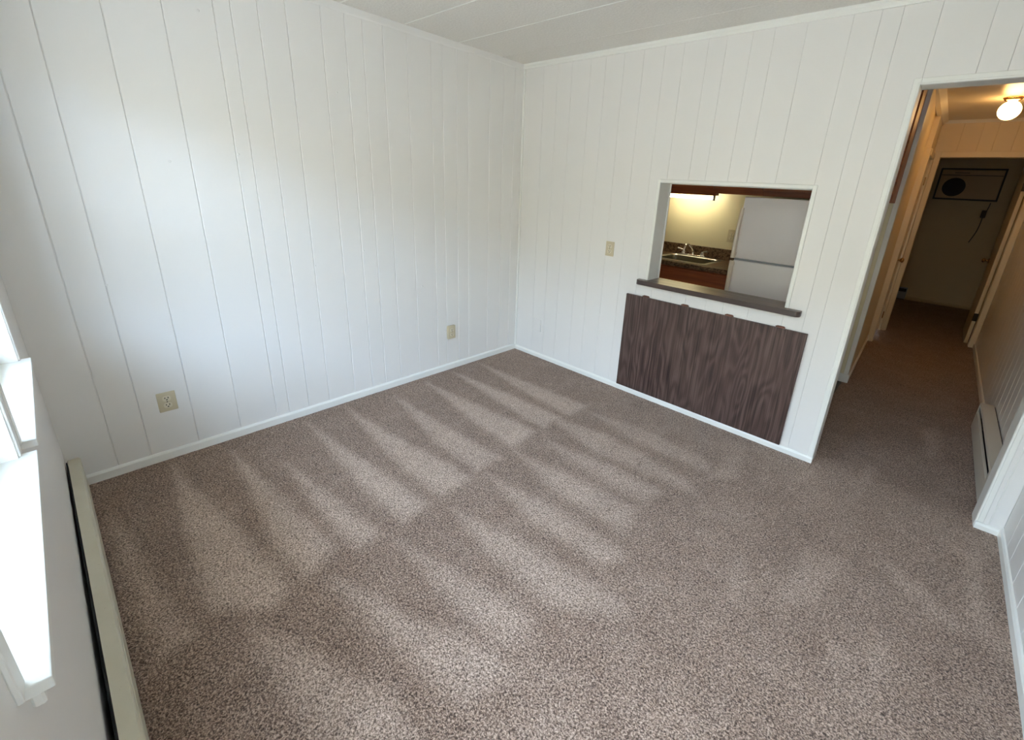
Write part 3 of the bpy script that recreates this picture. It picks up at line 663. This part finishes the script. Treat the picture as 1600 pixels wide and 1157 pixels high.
build('rim', bm, M_STEEL, sk, smooth=True)
bm = bmesh.new(); lathe(bm, [(0, -0.1655), (0.035, -0.1655), (0.041, -0.1635), (0.043, -0.167)], 24); build('drain', bm, M_CHROME, sk, smooth=True)
fc = thing('faucet', 'chrome two-handle kitchen faucet behind the sink', 'faucet', (0.985, 1.545, 0.9225))
build('base_plate', B(-0.135, 0.135, -0.024, 0.024, 0, 0.014, bev=0.006, seg=3), M_CHROME, fc, smooth=True)
bm = bmesh.new(); tube(bm, smoothpath([(0, 0, 0.010), (0, 0, 0.050), (0, -0.045, 0.082), (0, -0.145, 0.128), (0, -0.195, 0.120), (0, -0.222, 0.090), (0, -0.226, 0.062)], 5), 0.0105, 14); build('spout', bm, M_CHROME, fc, smooth=True)
for s in (-1, 1):
    bm = bmesh.new(); lathe(bm, [(0, 0.012), (0.024, 0.012), (0.022, 0.030), (0.014, 0.040), (0.013, 0.050), (0, 0.054)], 18, Matrix.Translation((s*0.1, 0, 0)))
    tube(bm, [(s*0.1, 0, 0.046), (s*0.1+s*0.030, -0.012, 0.058), (s*0.1+s*0.058, -0.022, 0.062)], [0.007, 0.006, 0.008], 10)
    build('handle', bm, M_CHROME, fc, smooth=True)
bm = bmesh.new(); lathe(bm, [(0, 0), (0.022, 0), (0.020, 0.006), (0.006, 0.010), (0, 0.011)], 16)
bm2 = build('hole_cover', bm, M_CHROME, sk, smooth=True); bm2.location = (-0.20, hy+0.045, 0.0065)

def wall_cab(name, label, xa, doors, z1, extra=0.0):
    o = thing(name, label, 'cabinet', (xa, KY-0.001, 1.540)); wd = doors*0.43
    build('body', B(0, wd+extra, -0.291, 0, 0.0, z1), M_CAB, o)
    for k in range(doors):
        build('door', B(k*0.43+0.004, (k+1)*0.43-0.004, -0.310, -0.292, 0.042, z1-0.02, bev=0.003), M_CAB, o)
    return o
wall_cab('wall_cabinet', 'reddish brown wall cabinet above the kitchen sink', 0.31, 3, 0.86)
wall_cab('wall_cabinet', 'reddish brown wall cabinet above the refrigerator', 1.601, 2, 0.86, 0.042)
ul = thing('under_cabinet_light', 'lit fluorescent strip light under the cabinet above the sink', 'lamp', (0.90, 1.47, 1.540))
build('housing', B(-0.285, 0.260, -0.045, 0.045, -0.020, 0.0, bev=0.002), M_CAB, ul)
bm = bmesh.new(); tube(bm, [(-0.262, 0, -0.043), (0.228, 0, -0.043)], 0.0155, 16); build('tube', bm, M_TUBE, ul, smooth=True)
for x in (-0.270, 0.236): build('lamp_holder', B(x-0.008, x+0.010, -0.013, 0.013, -0.068, -0.018, bev=0.003), M_GASKET, ul)

# ---------------------------------------------------------------- far room
ac = thing('air_conditioner', 'through-wall air conditioner unit high on the far room wall', 'air conditioner', (2.938, FY, 1.876))
M_AC = mat('ac_plastic', (0.42, 0.27, 0.13), 0.5)
build('casing', B(-0.352, 0.352, -0.045, -0.001, -0.208, 0.208, bev=0.006, seg=2), M_AC, ac)
bm = bmesh.new(); box(bm, -0.375, 0.375, -0.016, -0.001, -0.232, 0.232, bev=0.003); build('wall_frame', bm, M_SLOT, ac)
build('control_strip', B(-0.345, 0.345, -0.049, -0.043, 0.138, 0.198, bev=0.002), M_AC, ac)
build('display', B(-0.20, -0.03, -0.052, -0.047, 0.160, 0.168), M_BLACK, ac)
build('seam', B(-0.348, 0.348, -0.0475, -0.044, 0.126, 0.134), M_BLACK, ac)
bm = bmesh.new(); lathe(bm, [(0, 0.048), (0.132, 0.048), (0.137, 0.044)], 40, Matrix.Translation((-0.165, 0, -0.045)) @ RXp); build('fan_opening', bm, M_BLACK, ac)
pc = thing('power_cord', 'dark plug with a short cord hanging under the air conditioner', 'cord', (3.215, FY, 1.46))
build('plug', B(-0.028, 0.028, -0.045, -0.001, -0.055, 0.055, bev=0.006, seg=2), M_SLOT, pc)
bm = bmesh.new(); tube(bm, smoothpath([(0.0, -0.03, -0.04), (0.0, -0.045, -0.15), (-0.015, -0.045, -0.28), (-0.055, -0.04, -0.43)], 5), 0.006, 8); build('cord', bm, M_SLOT, pc, smooth=True)
bm = bmesh.new(); tube(bm, smoothpath([(0.02, -0.03, 0.04), (0.03, -0.03, 0.10), (0.035, -0.03, 0.165)], 4), 0.005, 8); build('cord', bm, M_SLOT, pc, smooth=True)
